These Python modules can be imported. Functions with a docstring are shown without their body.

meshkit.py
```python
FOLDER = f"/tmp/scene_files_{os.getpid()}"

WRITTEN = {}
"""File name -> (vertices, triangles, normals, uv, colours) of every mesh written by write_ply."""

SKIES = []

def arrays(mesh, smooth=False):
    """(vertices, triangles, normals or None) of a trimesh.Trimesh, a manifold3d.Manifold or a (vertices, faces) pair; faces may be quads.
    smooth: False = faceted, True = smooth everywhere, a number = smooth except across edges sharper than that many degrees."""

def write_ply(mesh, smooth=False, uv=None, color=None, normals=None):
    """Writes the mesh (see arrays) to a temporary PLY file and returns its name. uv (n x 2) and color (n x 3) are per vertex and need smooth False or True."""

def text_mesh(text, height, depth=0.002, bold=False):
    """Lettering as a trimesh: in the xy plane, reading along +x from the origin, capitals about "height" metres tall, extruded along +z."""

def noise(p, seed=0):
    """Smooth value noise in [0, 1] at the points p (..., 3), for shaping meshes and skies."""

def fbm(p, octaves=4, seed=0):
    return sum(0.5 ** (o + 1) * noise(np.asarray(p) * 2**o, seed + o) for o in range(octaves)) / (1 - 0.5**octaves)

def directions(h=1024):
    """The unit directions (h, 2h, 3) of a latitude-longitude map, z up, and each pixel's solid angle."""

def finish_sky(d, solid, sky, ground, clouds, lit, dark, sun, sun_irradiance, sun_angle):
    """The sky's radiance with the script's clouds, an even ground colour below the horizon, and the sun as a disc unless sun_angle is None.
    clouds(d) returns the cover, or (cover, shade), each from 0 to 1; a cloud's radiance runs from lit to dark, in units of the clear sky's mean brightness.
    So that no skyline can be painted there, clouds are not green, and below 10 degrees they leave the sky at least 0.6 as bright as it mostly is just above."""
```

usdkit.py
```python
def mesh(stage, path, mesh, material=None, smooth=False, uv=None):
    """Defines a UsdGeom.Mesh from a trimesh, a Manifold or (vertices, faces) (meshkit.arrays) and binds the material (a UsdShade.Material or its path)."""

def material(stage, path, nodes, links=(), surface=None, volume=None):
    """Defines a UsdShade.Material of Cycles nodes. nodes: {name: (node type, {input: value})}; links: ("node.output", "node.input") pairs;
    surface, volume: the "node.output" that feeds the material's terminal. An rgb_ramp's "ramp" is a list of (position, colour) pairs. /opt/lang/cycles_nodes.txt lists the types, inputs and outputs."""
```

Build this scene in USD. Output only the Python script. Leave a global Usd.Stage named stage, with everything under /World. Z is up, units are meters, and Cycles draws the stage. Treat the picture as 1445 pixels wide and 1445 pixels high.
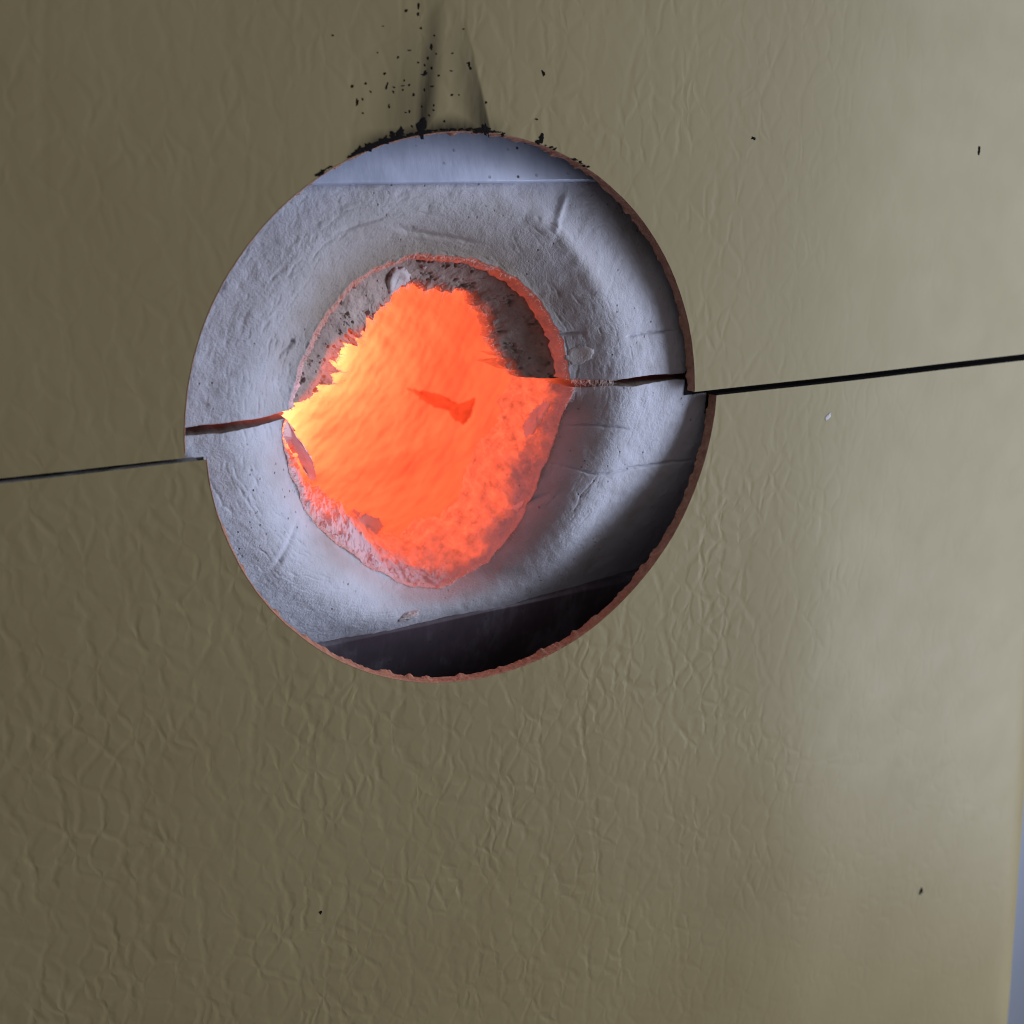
import math
import numpy as np
import trimesh
import shapely
from shapely.geometry import Polygon, Point, box
from scipy.interpolate import griddata
import meshkit
import usdkit
from pxr import Usd, UsdGeom, UsdLux, UsdShade, Gf, Sdf, Vt

rng = np.random.default_rng(7)
stage = Usd.Stage.CreateInMemory()
UsdGeom.SetStageUpAxis(stage, "Z")
UsdGeom.SetStageMetersPerUnit(stage, 1.0)
UsdGeom.Xform.Define(stage, "/World")
UsdGeom.Scope.Define(stage, "/World/Looks")

# ---------------------------------------------------------------- camera, light, exposure
EXPOSURE = 0.0
F = 1500.0                                     # focal length in pixels of a 1445-pixel picture
TH, PH = math.radians(28.4), math.radians(18.2)  # turned to the right of the sheet's normal, tilted down
FH = np.array([math.sin(TH), math.cos(TH), 0.0])
UPZ = np.array([0, 0, 1.0])
FW = math.cos(PH) * FH - math.sin(PH) * UPZ
RT = np.array([math.cos(TH), -math.sin(TH), 0.0])
UP = math.sin(PH) * FH + math.cos(PH) * UPZ
EYE = np.array([-0.11421338, -0.24630749, 0.06105699])

cam = UsdGeom.Camera.Define(stage, "/World/camera")
m = Gf.Matrix4d(*RT, 0, *UP, 0, *(-FW), 0, *EYE, 1)
cam.AddTransformOp().Set(m)
cam.CreateHorizontalApertureAttr(36.0)
cam.CreateVerticalApertureAttr(36.0)
cam.CreateFocalLengthAttr(36.0 * F / 1445.0)
cam.CreateClippingRangeAttr(Gf.Vec2f(0.01, 100.0))
cam.CreateFStopAttr(17.0)
cam.CreateFocusDistanceAttr(0.292)
cam.CreateExposureAttr(EXPOSURE)


def rect_light(name, pos, target, w, h, intensity, color):
    l = UsdLux.RectLight.Define(stage, f"/World/{name}")
    pos, target = np.asarray(pos, float), np.asarray(target, float)
    b = pos - target
    b /= np.linalg.norm(b)
    r = np.cross([0, 0, 1.0], b)
    r /= np.linalg.norm(r)
    u = np.cross(b, r)
    l.AddTransformOp().Set(Gf.Matrix4d(*r, 0, *u, 0, *b, 0, *pos, 1))
    l.CreateWidthAttr(w)
    l.CreateHeightAttr(h)
    l.CreateIntensityAttr(intensity)
    l.CreateColorAttr(Gf.Vec3f(*color))
    return l


# the window of the workshop, to the right of the furnace, and the dim room round about
rect_light("window_light", (0.80, -0.50, -0.06), (0.02, 0, -0.02), 0.32, 1.2, 9.3, (0.86, 0.93, 1.10))
usdkit.material(stage, "/World/Looks/room_air", {
    "t": ("texture_coordinate", {}), "s": ("separate_xyz", {}), "m": ("map_range", {"range_type": "smoothstep", "from_min": -0.9, "from_max": 0.9, "to_min": 0.0, "to_max": 1.0, "clamp": True}),
    "r": ("rgb_ramp", {"ramp": [(0.0, (0.10, 0.075, 0.06)), (0.5, (0.58, 0.46, 0.40)), (1.0, (1.0, 0.97, 0.98))]}),
    "b": ("background_shader", {"strength": 0.19})},
    [("t.generated", "s.vector"), ("s.z", "m.value"), ("m.result", "r.fac"), ("r.color", "b.color")], surface="b.background")   # dark floor, pale ceiling
dome = UsdLux.DomeLight.Define(stage, "/World/room_light")
UsdShade.MaterialBindingAPI.Apply(dome.GetPrim()).Bind(UsdShade.Material.Get(stage, "/World/Looks/room_air"))
# unseen lamps added to give the yellow glow, left of the opening
for k, (place, power) in enumerate([((0.021, 0.180, -0.008), 400.0), ((0.005, 0.179, -0.036), 150.0)]):
    lamp = UsdLux.SphereLight.Define(stage, "/World/added_glow" + (f"_{k:03d}" if k else ""))
    lamp.AddTranslateOp().Set(Gf.Vec3d(*place))
    lamp.CreateRadiusAttr(0.006)
    lamp.CreateIntensityAttr(power)
    lamp.CreateColorAttr(Gf.Vec3f(1.0, 0.135, 0.046))


# ---------------------------------------------------------------- helpers
def at(px, py, y=0.0):
    """The point at depth y that shows at a pixel of the 1445-pixel photograph: used to measure outlines on the real planes they lie in."""
    d = FW * F + RT * (px - 722.5) - UP * (py - 722.5)
    return EYE + d * (y - EYE[1]) / d[1]


def project(p):
    q = np.asarray(p) - EYE
    k = q @ FW
    return np.stack([722.5 + F * (q @ RT) / k, 722.5 - F * (q @ UP) / k], -1)


used = {}


def numbered(parent, name):
    n = used.get((parent, name), -1) + 1
    used[(parent, name)] = n
    return f"{parent}/{name}" + (f"_{n:03d}" if n else "")


def said(prim, label=None, cat=None, group=None, kind=None):
    for k, v in (("label", label), ("category", cat), ("group", group), ("kind", kind)):
        if v:
            prim.SetCustomDataByKey(k, v)
    return prim


def thing(name, label, cat, group=None):
    p = UsdGeom.Xform.Define(stage, numbered("/World", name)).GetPrim()
    return said(p, label, cat, group)


def part(name, mesh, mat, parent="/World", smooth=40, **kw):
    parent = str(parent.GetPath()) if hasattr(parent, "GetPath") else parent
    g = usdkit.mesh(stage, numbered(parent, name), mesh, f"/World/Looks/{mat}", smooth=smooth)
    return said(g.GetPrim(), **kw) if kw else g.GetPrim()


def primvar(prim, name, values, stain_shade=None):  # per vertex: hot fibre and painted glow, then stain and painted joint shade
    two = np.stack([np.asarray(values, np.float32), np.zeros(len(values), np.float32) if stain_shade is None else np.asarray(stain_shade, np.float32)], -1)
    UsdGeom.PrimvarsAPI(prim).CreatePrimvar(name, Sdf.ValueTypeNames.TexCoord2fArray, "vertex").Set(Vt.Vec2fArray.FromNumpy(two))


def grid(P, flip=False):
    """A sheet of rows and columns of points as a mesh."""
    n, k = P.shape[:2]
    i, j = np.meshgrid(np.arange(n - 1), np.arange(k - 1), indexing="ij")
    a = i * k + j
    q = np.stack([a, a + 1, a + k + 1, a + k], -1).reshape(-1, 4)
    if flip:
        q = q[:, ::-1]
    return trimesh.Trimesh(P.reshape(-1, 3), np.vstack([q[:, [0, 1, 2]], q[:, [0, 2, 3]]]), process=False)


def fb(x, y, z, s, octaves=4, seed=0):
    return meshkit.fbm(np.stack(np.broadcast_arrays(np.asarray(x) * s[0], np.asarray(y) * s[1], np.asarray(z) * s[2]), -1), octaves, seed) - 0.5


def smooth01(x):
    x = np.clip(x, 0, 1)
    return x * x * (3 - 2 * x)


def seg_dist(x, z, pts):
    """Distance to a polyline and the place along it, 0 to 1."""
    best, where = np.full(np.shape(x), 9.0), np.zeros(np.shape(x))
    pts = np.asarray(pts, float)
    for k in range(len(pts) - 1):
        a, d = pts[k], pts[k + 1] - pts[k]
        t = np.clip(((x - a[0]) * d[0] + (z - a[1]) * d[1]) / (d @ d), 0, 1)
        r = np.hypot(x - a[0] - t * d[0], z - a[1] - t * d[1])
        near = r < best
        best, where = np.where(near, r, best), np.where(near, (k + t) / (len(pts) - 1), where)
    return best, where


# ---------------------------------------------------------------- materials
def mat(name, nodes, links, surface="p.BSDF"):
    return usdkit.material(stage, f"/World/Looks/{name}", nodes, links, surface=surface)


# vinyl-faced sheet with a pressed leather grain
def sheet_material(name, soot):
    mat(name, {
    "g": ("geometry", {}),
    "warp": ("noise_texture", {"scale": 70.0, "detail": 3.0}),
    "warpc": ("vector_math", {"math_type": "multiply_add", "vector2": (0.008, 0.008, 0.008), "vector3": (-0.004, -0.004, -0.004)}),
    "add": ("vector_math", {"math_type": "add"}),
    "map1": ("mapping", {"rotation": (0, math.radians(22), 0), "scale": (1.0, 1.0, 0.62)}),
    "map2": ("mapping", {"rotation": (0, math.radians(-28), 0), "scale": (1.0, 1.0, 0.42)}),
    "v1": ("voronoi_texture", {"feature": "distance_to_edge", "scale": 185.0, "randomness": 1.0}),
    "v2": ("voronoi_texture", {"feature": "distance_to_edge", "scale": 68.0, "randomness": 1.0}),
    "c1": ("map_range", {"range_type": "smoothstep", "from_min": 0.0, "from_max": 0.24, "to_min": 0.0, "to_max": 1.0, "clamp": True}),
    "c2": ("map_range", {"range_type": "smoothstep", "from_min": 0.0, "from_max": 0.11, "to_min": 0.0, "to_max": 1.0, "clamp": True}),
    "mask": ("noise_texture", {"scale": 38.0, "detail": 2.0}),
    "mr": ("map_range", {"range_type": "smoothstep", "from_min": 0.38, "from_max": 0.66, "to_min": 0.30, "to_max": 0.85, "clamp": True}),
    "h1": ("math", {"math_type": "multiply"}),
    "h2": ("math", {"math_type": "multiply_add", "value2": 0.5}),
    "fine": ("noise_texture", {"scale": 900.0, "detail": 3.0}),
    "h3": ("math", {"math_type": "multiply_add", "value2": 0.10}),
    "lump": ("noise_texture", {"scale": 130.0, "detail": 2.0}),
    "h4": ("math", {"math_type": "multiply_add", "value2": 0.45}),
    "zr": ("map_range", {"range_type": "smoothstep", "from_min": -0.05, "from_max": 0.02, "to_min": 1.0, "to_max": 0.42, "clamp": True}),
    "xr": ("map_range", {"range_type": "smoothstep", "from_min": 0.0, "from_max": 0.17, "to_min": 1.0, "to_max": 0.24, "clamp": True}),
    "zx": ("math", {"math_type": "multiply"}),
    "h5": ("math", {"math_type": "multiply"}),
    "b": ("bump", {"strength": 1.0, "distance": 0.000135}),
    "tone": ("noise_texture", {"scale": 14.0, "detail": 5.0, "roughness": 0.6}),
    "ramp": ("rgb_ramp", {"ramp": [(0.3, (0.226, 0.181, 0.092)), (0.7, (0.248, 0.204, 0.106))]}),
    "sx": ("separate_xyz", {}),
    # soot wiped up the sheet in two soft streaks above the hole
    "s1": ("math", {"math_type": "multiply_add", "value2": -0.147, "value3": 0.0152}),
    "s1d": ("math", {"math_type": "add"}),
    "s1a": ("math", {"math_type": "absolute"}),
    "s1m": ("map_range", {"range_type": "smoothstep", "from_min": 0.0, "from_max": 0.0046, "to_min": 1.0, "to_max": 0.0, "clamp": True}),
    "s1f": ("map_range", {"range_type": "smoothstep", "from_min": 0.070, "from_max": 0.112, "to_min": 1.0, "to_max": 0.0, "clamp": True}),
    "s1x": ("math", {"math_type": "multiply"}),
    "s2": ("math", {"math_type": "multiply_add", "value2": 0.27, "value3": -0.0303}),
    "s2d": ("math", {"math_type": "add"}),
    "s2m": ("map_range", {"range_type": "smoothstep", "from_min": -0.0085, "from_max": 0.0010, "to_min": 0.0, "to_max": 1.0, "clamp": True}),
    "s2n": ("map_range", {"range_type": "smoothstep", "from_min": 0.0008, "from_max": 0.0018, "to_min": 1.0, "to_max": 0.0, "clamp": True}),
    "s2f": ("map_range", {"range_type": "smoothstep", "from_min": 0.066, "from_max": 0.100, "to_min": 1.0, "to_max": 0.0, "clamp": True}),
    "s2x": ("math", {"math_type": "multiply"}),
    "s2y": ("math", {"math_type": "multiply"}),
    "streak0": ("math", {"math_type": "maximum"}),
    "streak": ("math", {"math_type": "maximum"}),
    "s3d": ("math", {"math_type": "add", "value2": 0.004}),
    "s3a": ("math", {"math_type": "absolute"}),
    "s3m": ("map_range", {"range_type": "smoothstep", "from_min": 0.0, "from_max": 0.012, "to_min": 0.50, "to_max": 0.0, "clamp": True}),
    "s3f": ("map_range", {"range_type": "smoothstep", "from_min": 0.066, "from_max": 0.104, "to_min": 1.0, "to_max": 0.0, "clamp": True}),
    "s3x": ("math", {"math_type": "multiply"}),
    "smap": ("mapping", {"scale": (1.0, 1.0, 0.12)}),
    "sn": ("noise_texture", {"scale": 700.0, "detail": 4.0, "roughness": 0.7}),
    "snr": ("map_range", {"range_type": "linear", "from_min": 0.25, "from_max": 0.70, "to_min": 0.70, "to_max": 1.0, "clamp": True}),
    "rd": ("vector_math", {"math_type": "distance", "vector2": (0.0063, 0.0, -0.0055)}),
    "rm": ("map_range", {"range_type": "smoothstep", "from_min": 0.0738, "from_max": 0.0790, "to_min": 1.0, "to_max": 0.0, "clamp": True}),
    "rl": ("map_range", {"range_type": "smoothstep", "from_min": -0.028, "from_max": -0.016, "to_min": 0.0, "to_max": 1.0, "clamp": True}),
    "rr2": ("map_range", {"range_type": "smoothstep", "from_min": 0.004, "from_max": 0.022, "to_min": 1.0, "to_max": 0.0, "clamp": True}),
    "rz": ("math", {"math_type": "greater_than", "value2": 0.0}),
    "rq": ("math", {"math_type": "multiply"}),
    "rq2": ("math", {"math_type": "multiply"}),
    "rq3": ("math", {"math_type": "multiply"}),
    "streak9": ("math", {"math_type": "maximum"}),
    "sooty": ("math", {"math_type": "multiply"}),
    "matte": ("map_range", {"range_type": "linear", "from_min": 0.0, "from_max": 0.8, "to_min": 0.30, "to_max": 0.0, "clamp": True}),
    "sooty2": ("math", {"math_type": "multiply", "value2": 0.95 if soot else 0.0}),
    "col": ("mix_color", {"b": (0.016, 0.015, 0.015)}),
    "rn": ("noise_texture", {"scale": 55.0, "detail": 4.0}),
    "rr": ("map_range", {"range_type": "linear", "from_min": 0.3, "from_max": 0.7, "to_min": 0.43, "to_max": 0.48}),
    "p": ("principled_bsdf", {"specular_tint": (0.95, 0.97, 0.74)}),
}, [
    ("g.position", "warp.vector"), ("warp.color", "warpc.vector1"), ("g.position", "add.vector1"), ("warpc.vector", "add.vector2"),
    ("add.vector", "map1.vector"), ("map1.vector", "v1.vector"), ("add.vector", "map2.vector"), ("map2.vector", "v2.vector"),
    ("v1.distance", "c1.value"), ("v2.distance", "c2.value"), ("g.position", "mask.vector"), ("mask.fac", "mr.value"),
    ("c1.result", "h1.value1"), ("mr.result", "h1.value2"), ("c2.result", "h2.value1"), ("h1.value", "h2.value3"),
    ("g.position", "fine.vector"), ("fine.fac", "h3.value1"), ("h2.value", "h3.value3"),
    ("g.position", "lump.vector"), ("lump.fac", "h4.value1"), ("h3.value", "h4.value3"), ("sx.z", "zr.value"), ("h4.value", "h5.value1"), ("sx.x", "xr.value"), ("zr.result", "zx.value1"), ("xr.result", "zx.value2"), ("zx.value", "h5.value2"), ("h5.value", "b.height"), ("b.normal", "p.normal"),
    ("g.position", "tone.vector"), ("tone.fac", "ramp.fac"), ("ramp.color", "col.a"),
    ("g.position", "sx.vector"),
    ("sx.z", "s1.value1"), ("s1.value", "s1d.value1"), ("sx.x", "s1d.value2"), ("s1d.value", "s1a.value1"), ("s1a.value", "s1m.value"),
    ("sx.z", "s1f.value"), ("s1m.result", "s1x.value1"), ("s1f.result", "s1x.value2"),
    ("sx.z", "s2.value1"), ("s2.value", "s2d.value1"), ("sx.x", "s2d.value2"), ("s2d.value", "s2m.value"), ("s2d.value", "s2n.value"), ("sx.z", "s2f.value"),
    ("s2m.result", "s2x.value1"), ("s2n.result", "s2x.value2"), ("s2x.value", "s2y.value1"), ("s2f.result", "s2y.value2"),
    ("s1x.value", "streak0.value1"), ("s2y.value", "streak0.value2"), ("s1d.value", "s3d.value1"), ("s3d.value", "s3a.value1"), ("s3a.value", "s3m.value"), ("sx.z", "s3f.value"), ("s3m.result", "s3x.value1"), ("s3f.result", "s3x.value2"), ("streak0.value", "streak.value1"), ("s3x.value", "streak.value2"),
    ("g.position", "smap.vector"), ("smap.vector", "sn.vector"), ("sn.fac", "snr.value"), ("g.position", "rd.vector1"), ("rd.value", "rm.value"), ("sx.x", "rl.value"), ("sx.x", "rr2.value"), ("sx.z", "rz.value1"), ("rm.result", "rq.value1"), ("rl.result", "rq.value2"), ("rq.value", "rq2.value1"), ("rr2.result", "rq2.value2"), ("rq2.value", "rq3.value1"), ("rz.value", "rq3.value2"), ("streak.value", "streak9.value1"), ("rq3.value", "streak9.value2"), ("streak9.value", "sooty.value1"), ("snr.result", "sooty.value2"),
    ("sooty.value", "sooty2.value1"), ("sooty2.value", "matte.value"), ("matte.result", "p.specular_ior_level"), ("sooty2.value", "col.fac"), ("col.result", "p.base_color"),
    ("g.position", "rn.vector"), ("rn.fac", "rr.value"), ("rr.result", "p.roughness"),
])


sheet_material("leather_grain_sheet", True)
sheet_material("leather_grain_sheet_clean", False)

mat("raw_cut_edge", {
    "g": ("geometry", {}), "n": ("noise_texture", {"scale": 500.0, "detail": 5.0, "roughness": 0.65}),
    "r": ("rgb_ramp", {"ramp": [(0.25, (0.24, 0.115, 0.07)), (0.55, (0.40, 0.20, 0.13)), (0.8, (0.50, 0.29, 0.21))]}),
    "b": ("bump", {"distance": 0.0003}), "p": ("principled_bsdf", {"roughness": 0.8})},
    [("g.position", "n.vector"), ("n.fac", "r.fac"), ("r.color", "p.base_color"), ("n.fac", "b.height"), ("b.normal", "p.normal")])

mat("bare_sheet_edge", {
    "g": ("geometry", {}), "n": ("noise_texture", {"scale": 300.0, "detail": 4.0}),
    "r": ("rgb_ramp", {"ramp": [(0.3, (0.10, 0.095, 0.09)), (0.7, (0.24, 0.235, 0.23))]}), "p": ("principled_bsdf", {"roughness": 0.55})},
    [("g.position", "n.vector"), ("n.fac", "r.fac"), ("r.color", "p.base_color")])

mat("soot", {"p": ("principled_bsdf", {"base_color": (0.010, 0.009, 0.009), "roughness": 1.0, "specular_ior_level": 0.05})}, [])
mat("gap_shade_steel", {"p": ("principled_bsdf", {"base_color": (0.018, 0.017, 0.018), "roughness": 1.0, "specular_ior_level": 0.05})}, [])  # flat black that stands for shade in the joint
mat("pale_scuff", {"p": ("principled_bsdf", {"base_color": (0.42, 0.42, 0.44), "roughness": 0.5})}, [])


def fibre(name, dark, mid, light, hot=0.0, sss=0.0, tone=90.0):
    nodes = {
        "g": ("geometry", {}),
        "big": ("noise_texture", {"scale": tone, "detail": 6.0, "roughness": 0.62}),
        "r": ("rgb_ramp", {"ramp": [(0.25, dark), (0.45, mid), (0.7, light)]}),
        "fine": ("noise_texture", {"scale": 1500.0, "detail": 5.0, "roughness": 0.7}),
        "pit": ("voronoi_texture", {"feature": "f1", "scale": 420.0, "randomness": 1.0}),
        "pr": ("map_range", {"range_type": "smoothstep", "from_min": 0.03, "from_max": 0.17, "to_min": 0.0, "to_max": 1.0, "clamp": True}),
        "pm": ("noise_texture", {"scale": 60.0, "detail": 3.0}),
        "pmr": ("map_range", {"range_type": "smoothstep", "from_min": 0.50, "from_max": 0.66, "to_min": 1.0, "to_max": 0.0, "clamp": True}),
        "pmax": ("math", {"math_type": "maximum"}),
        "h": ("math", {"math_type": "multiply_add", "value2": 0.55}),
        "b": ("bump", {"strength": 1.0, "distance": 0.0005}),
        "pc": ("mix_color", {"a": (0.26, 0.22, 0.20)}),
        "p": ("principled_bsdf", {"roughness": 0.95, "specular_ior_level": 0.08, "sheen_weight": 0.0, "subsurface_weight": sss, "subsurface_scale": 0.0016, "subsurface_radius": (1.0, 0.45, 0.35)}),
    }
    links = [("g.position", "big.vector"), ("big.fac", "r.fac"), ("r.color", "pc.b"), ("g.position", "pit.vector"), ("pit.distance", "pr.value"),
             ("g.position", "pm.vector"), ("pm.fac", "pmr.value"), ("pr.result", "pmax.value1"), ("pmr.result", "pmax.value2"),
             ("g.position", "fine.vector"), ("fine.fac", "h.value1"), ("pmax.value", "h.value3"), ("h.value", "b.height"), ("b.normal", "p.normal"),
             ("pmax.value", "pc.fac")]
    if not hot:
        links.append(("pc.result", "p.base_color"))
    if hot:   # hot fibre plus glow painted on lips, torn edge and joint; strength per vertex
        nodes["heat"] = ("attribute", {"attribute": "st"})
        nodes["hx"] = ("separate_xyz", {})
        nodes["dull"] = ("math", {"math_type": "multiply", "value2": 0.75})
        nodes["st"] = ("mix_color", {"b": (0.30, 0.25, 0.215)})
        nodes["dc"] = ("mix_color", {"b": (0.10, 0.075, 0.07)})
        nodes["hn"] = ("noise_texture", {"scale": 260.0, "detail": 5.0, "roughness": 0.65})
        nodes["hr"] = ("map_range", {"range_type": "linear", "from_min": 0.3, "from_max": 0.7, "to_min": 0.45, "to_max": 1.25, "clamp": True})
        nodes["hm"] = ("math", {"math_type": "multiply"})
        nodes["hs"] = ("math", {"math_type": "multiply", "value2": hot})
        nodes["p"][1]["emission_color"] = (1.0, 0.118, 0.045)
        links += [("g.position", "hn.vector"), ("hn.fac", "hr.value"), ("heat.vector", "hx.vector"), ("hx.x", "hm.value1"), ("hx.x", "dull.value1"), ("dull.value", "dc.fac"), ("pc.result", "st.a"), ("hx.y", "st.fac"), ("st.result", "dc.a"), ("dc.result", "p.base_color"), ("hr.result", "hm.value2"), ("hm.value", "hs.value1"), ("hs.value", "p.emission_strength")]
    return mat(name, nodes, links)


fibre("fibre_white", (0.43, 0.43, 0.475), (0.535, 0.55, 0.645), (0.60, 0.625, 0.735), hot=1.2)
fibre("fibre_burnt_shaded", (0.20, 0.155, 0.145), (0.34, 0.275, 0.26), (0.47, 0.40, 0.38), hot=1.1)  # colour holds the burnt tone plus shade from the lip
fibre("fibre_loose", (0.42, 0.39, 0.39), (0.52, 0.49, 0.51), (0.60, 0.58, 0.61))
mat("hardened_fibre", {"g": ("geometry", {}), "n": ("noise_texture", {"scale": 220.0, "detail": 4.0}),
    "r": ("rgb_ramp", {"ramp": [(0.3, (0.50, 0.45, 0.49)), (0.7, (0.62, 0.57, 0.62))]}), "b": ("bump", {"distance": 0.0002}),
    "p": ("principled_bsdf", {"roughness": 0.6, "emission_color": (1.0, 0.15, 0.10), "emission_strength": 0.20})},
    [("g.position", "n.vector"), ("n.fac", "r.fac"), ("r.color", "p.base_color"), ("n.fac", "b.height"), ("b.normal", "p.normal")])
mat("fibre_hair", {"d": ("diffuse_bsdf", {"color": (0.8, 0.77, 0.75)}), "t": ("translucent_bsdf", {"color": (0.8, 0.74, 0.7)}), "m": ("mix_closure", {"fac": 0.5})},
    [("d.BSDF", "m.closure1"), ("t.BSDF", "m.closure2")], surface="m.closure")

# the hot inner wall: white fibre wound in arcs, glowing because it is hot and lit by the added lamps
mat("hot_wall", {
    "g": ("geometry", {}),
    "off": ("mapping", {"location": (0.055, -0.19, -0.055)}),
    "w": ("wave_texture", {"wave_type": "rings", "rings_direction": "spherical", "profile": "sine", "scale": 88.0, "distortion": 5.0, "detail": 4.0, "detail_scale": 1.6, "detail_roughness": 0.62}),
    "n": ("noise_texture", {"scale": 420.0, "detail": 5.0, "roughness": 0.6}),
    "h": ("math", {"math_type": "multiply_add", "value2": 1.6}),
    "b": ("bump", {"strength": 1.0, "distance": 0.00007}),
    "cl": ("noise_texture", {"scale": 34.0, "detail": 5.0, "roughness": 0.6}),
    "cr": ("rgb_ramp", {"ramp": [(0.25, (0.22, 0.195, 0.18)), (0.7, (0.30, 0.27, 0.25))]}),
    "er": ("map_range", {"range_type": "linear", "from_min": 0.3, "from_max": 0.7, "to_min": 0.55, "to_max": 0.74, "clamp": True}),
    "p": ("principled_bsdf", {"roughness": 0.95, "specular_ior_level": 0.05, "emission_color": (1.0, 0.072, 0.032)})},
    [("g.position", "off.vector"), ("off.vector", "w.vector"), ("g.position", "n.vector"), ("w.fac", "h.value1"), ("n.fac", "h.value3"), ("h.value", "b.height"), ("b.normal", "p.normal"),
     ("g.position", "cl.vector"), ("cl.fac", "cr.fac"), ("cr.color", "p.base_color"), ("cl.fac", "er.value"), ("er.result", "p.emission_strength")])
mat("dent_shade", {"g": ("geometry", {}), "n": ("noise_texture", {"scale": 300.0, "detail": 4.0}),
    "r": ("rgb_ramp", {"ramp": [(0.3, (0.10, 0.05, 0.04)), (0.7, (0.24, 0.13, 0.10))]}),
    "p": ("principled_bsdf", {"roughness": 0.9, "emission_color": (1.0, 0.06, 0.02), "emission_strength": 0.30})},
    [("g.position", "n.vector"), ("n.fac", "r.fac"), ("r.color", "p.base_color")])  # dull dark red painted for the shade of a dent

def steel(name, a, b, c, metallic, rough):
    mat(name, {
    "g": ("geometry", {}), "map": ("mapping", {"scale": (1.0, 1.0, 0.10)}), "n": ("noise_texture", {"scale": 420.0, "detail": 5.0, "roughness": 0.65}),
    "big": ("noise_texture", {"scale": 45.0, "detail": 4.0}),
    "mx": ("math", {"math_type": "multiply_add", "value2": 0.6}),
    "r": ("rgb_ramp", {"ramp": [(0.5, a), (0.8, b), (1.0, c)]}),
    "sp": ("voronoi_texture", {"feature": "f1", "scale": 330.0}), "spr": ("map_range", {"range_type": "smoothstep", "from_min": 0.10, "from_max": 0.17, "to_min": 0.0, "to_max": 1.0, "clamp": True}),
    "spc": ("mix_color", {"a": (0.07, 0.065, 0.07)}),
    "spn": ("noise_texture", {"scale": 90.0, "detail": 2.0}), "spm": ("map_range", {"range_type": "smoothstep", "from_min": 0.48, "from_max": 0.62, "to_min": 1.0, "to_max": 0.0, "clamp": True}),
    "spx": ("math", {"math_type": "maximum"}),
    "b": ("bump", {"distance": 0.00006}), "p": ("principled_bsdf", {"metallic": metallic, "roughness": rough})},
    [("g.position", "map.vector"), ("map.vector", "n.vector"), ("g.position", "big.vector"), ("n.fac", "mx.value1"), ("big.fac", "mx.value3"), ("mx.value", "r.fac"), ("r.color", "spc.b"),
     ("g.position", "sp.vector"), ("sp.distance", "spr.value"), ("g.position", "spn.vector"), ("spn.fac", "spm.value"), ("spr.result", "spx.value1"), ("spm.result", "spx.value2"), ("spx.value", "spc.fac"),
     ("spc.result", "p.base_color"), ("n.fac", "b.height"), ("b.normal", "p.normal")])


steel("casing_steel", (0.34, 0.39, 0.53), (0.46, 0.52, 0.70), (0.54, 0.60, 0.78), 0.25, 0.45)
steel("shaded_steel", (0.075, 0.058, 0.076), (0.11, 0.088, 0.112), (0.20, 0.18, 0.22), 0.2, 0.40)  # casing steel darkened in colour for shade and the dark floor reflection

mat("grey_wall", {"g": ("geometry", {}), "n": ("noise_texture", {"scale": 6.0, "detail": 5.0}), "r": ("rgb_ramp", {"ramp": [(0.3, (0.56, 0.66, 0.86)), (0.7, (0.62, 0.72, 0.90))]}),
    "p": ("principled_bsdf", {"roughness": 0.8})}, [("g.position", "n.vector"), ("n.fac", "r.fac"), ("r.color", "p.base_color")])

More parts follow.
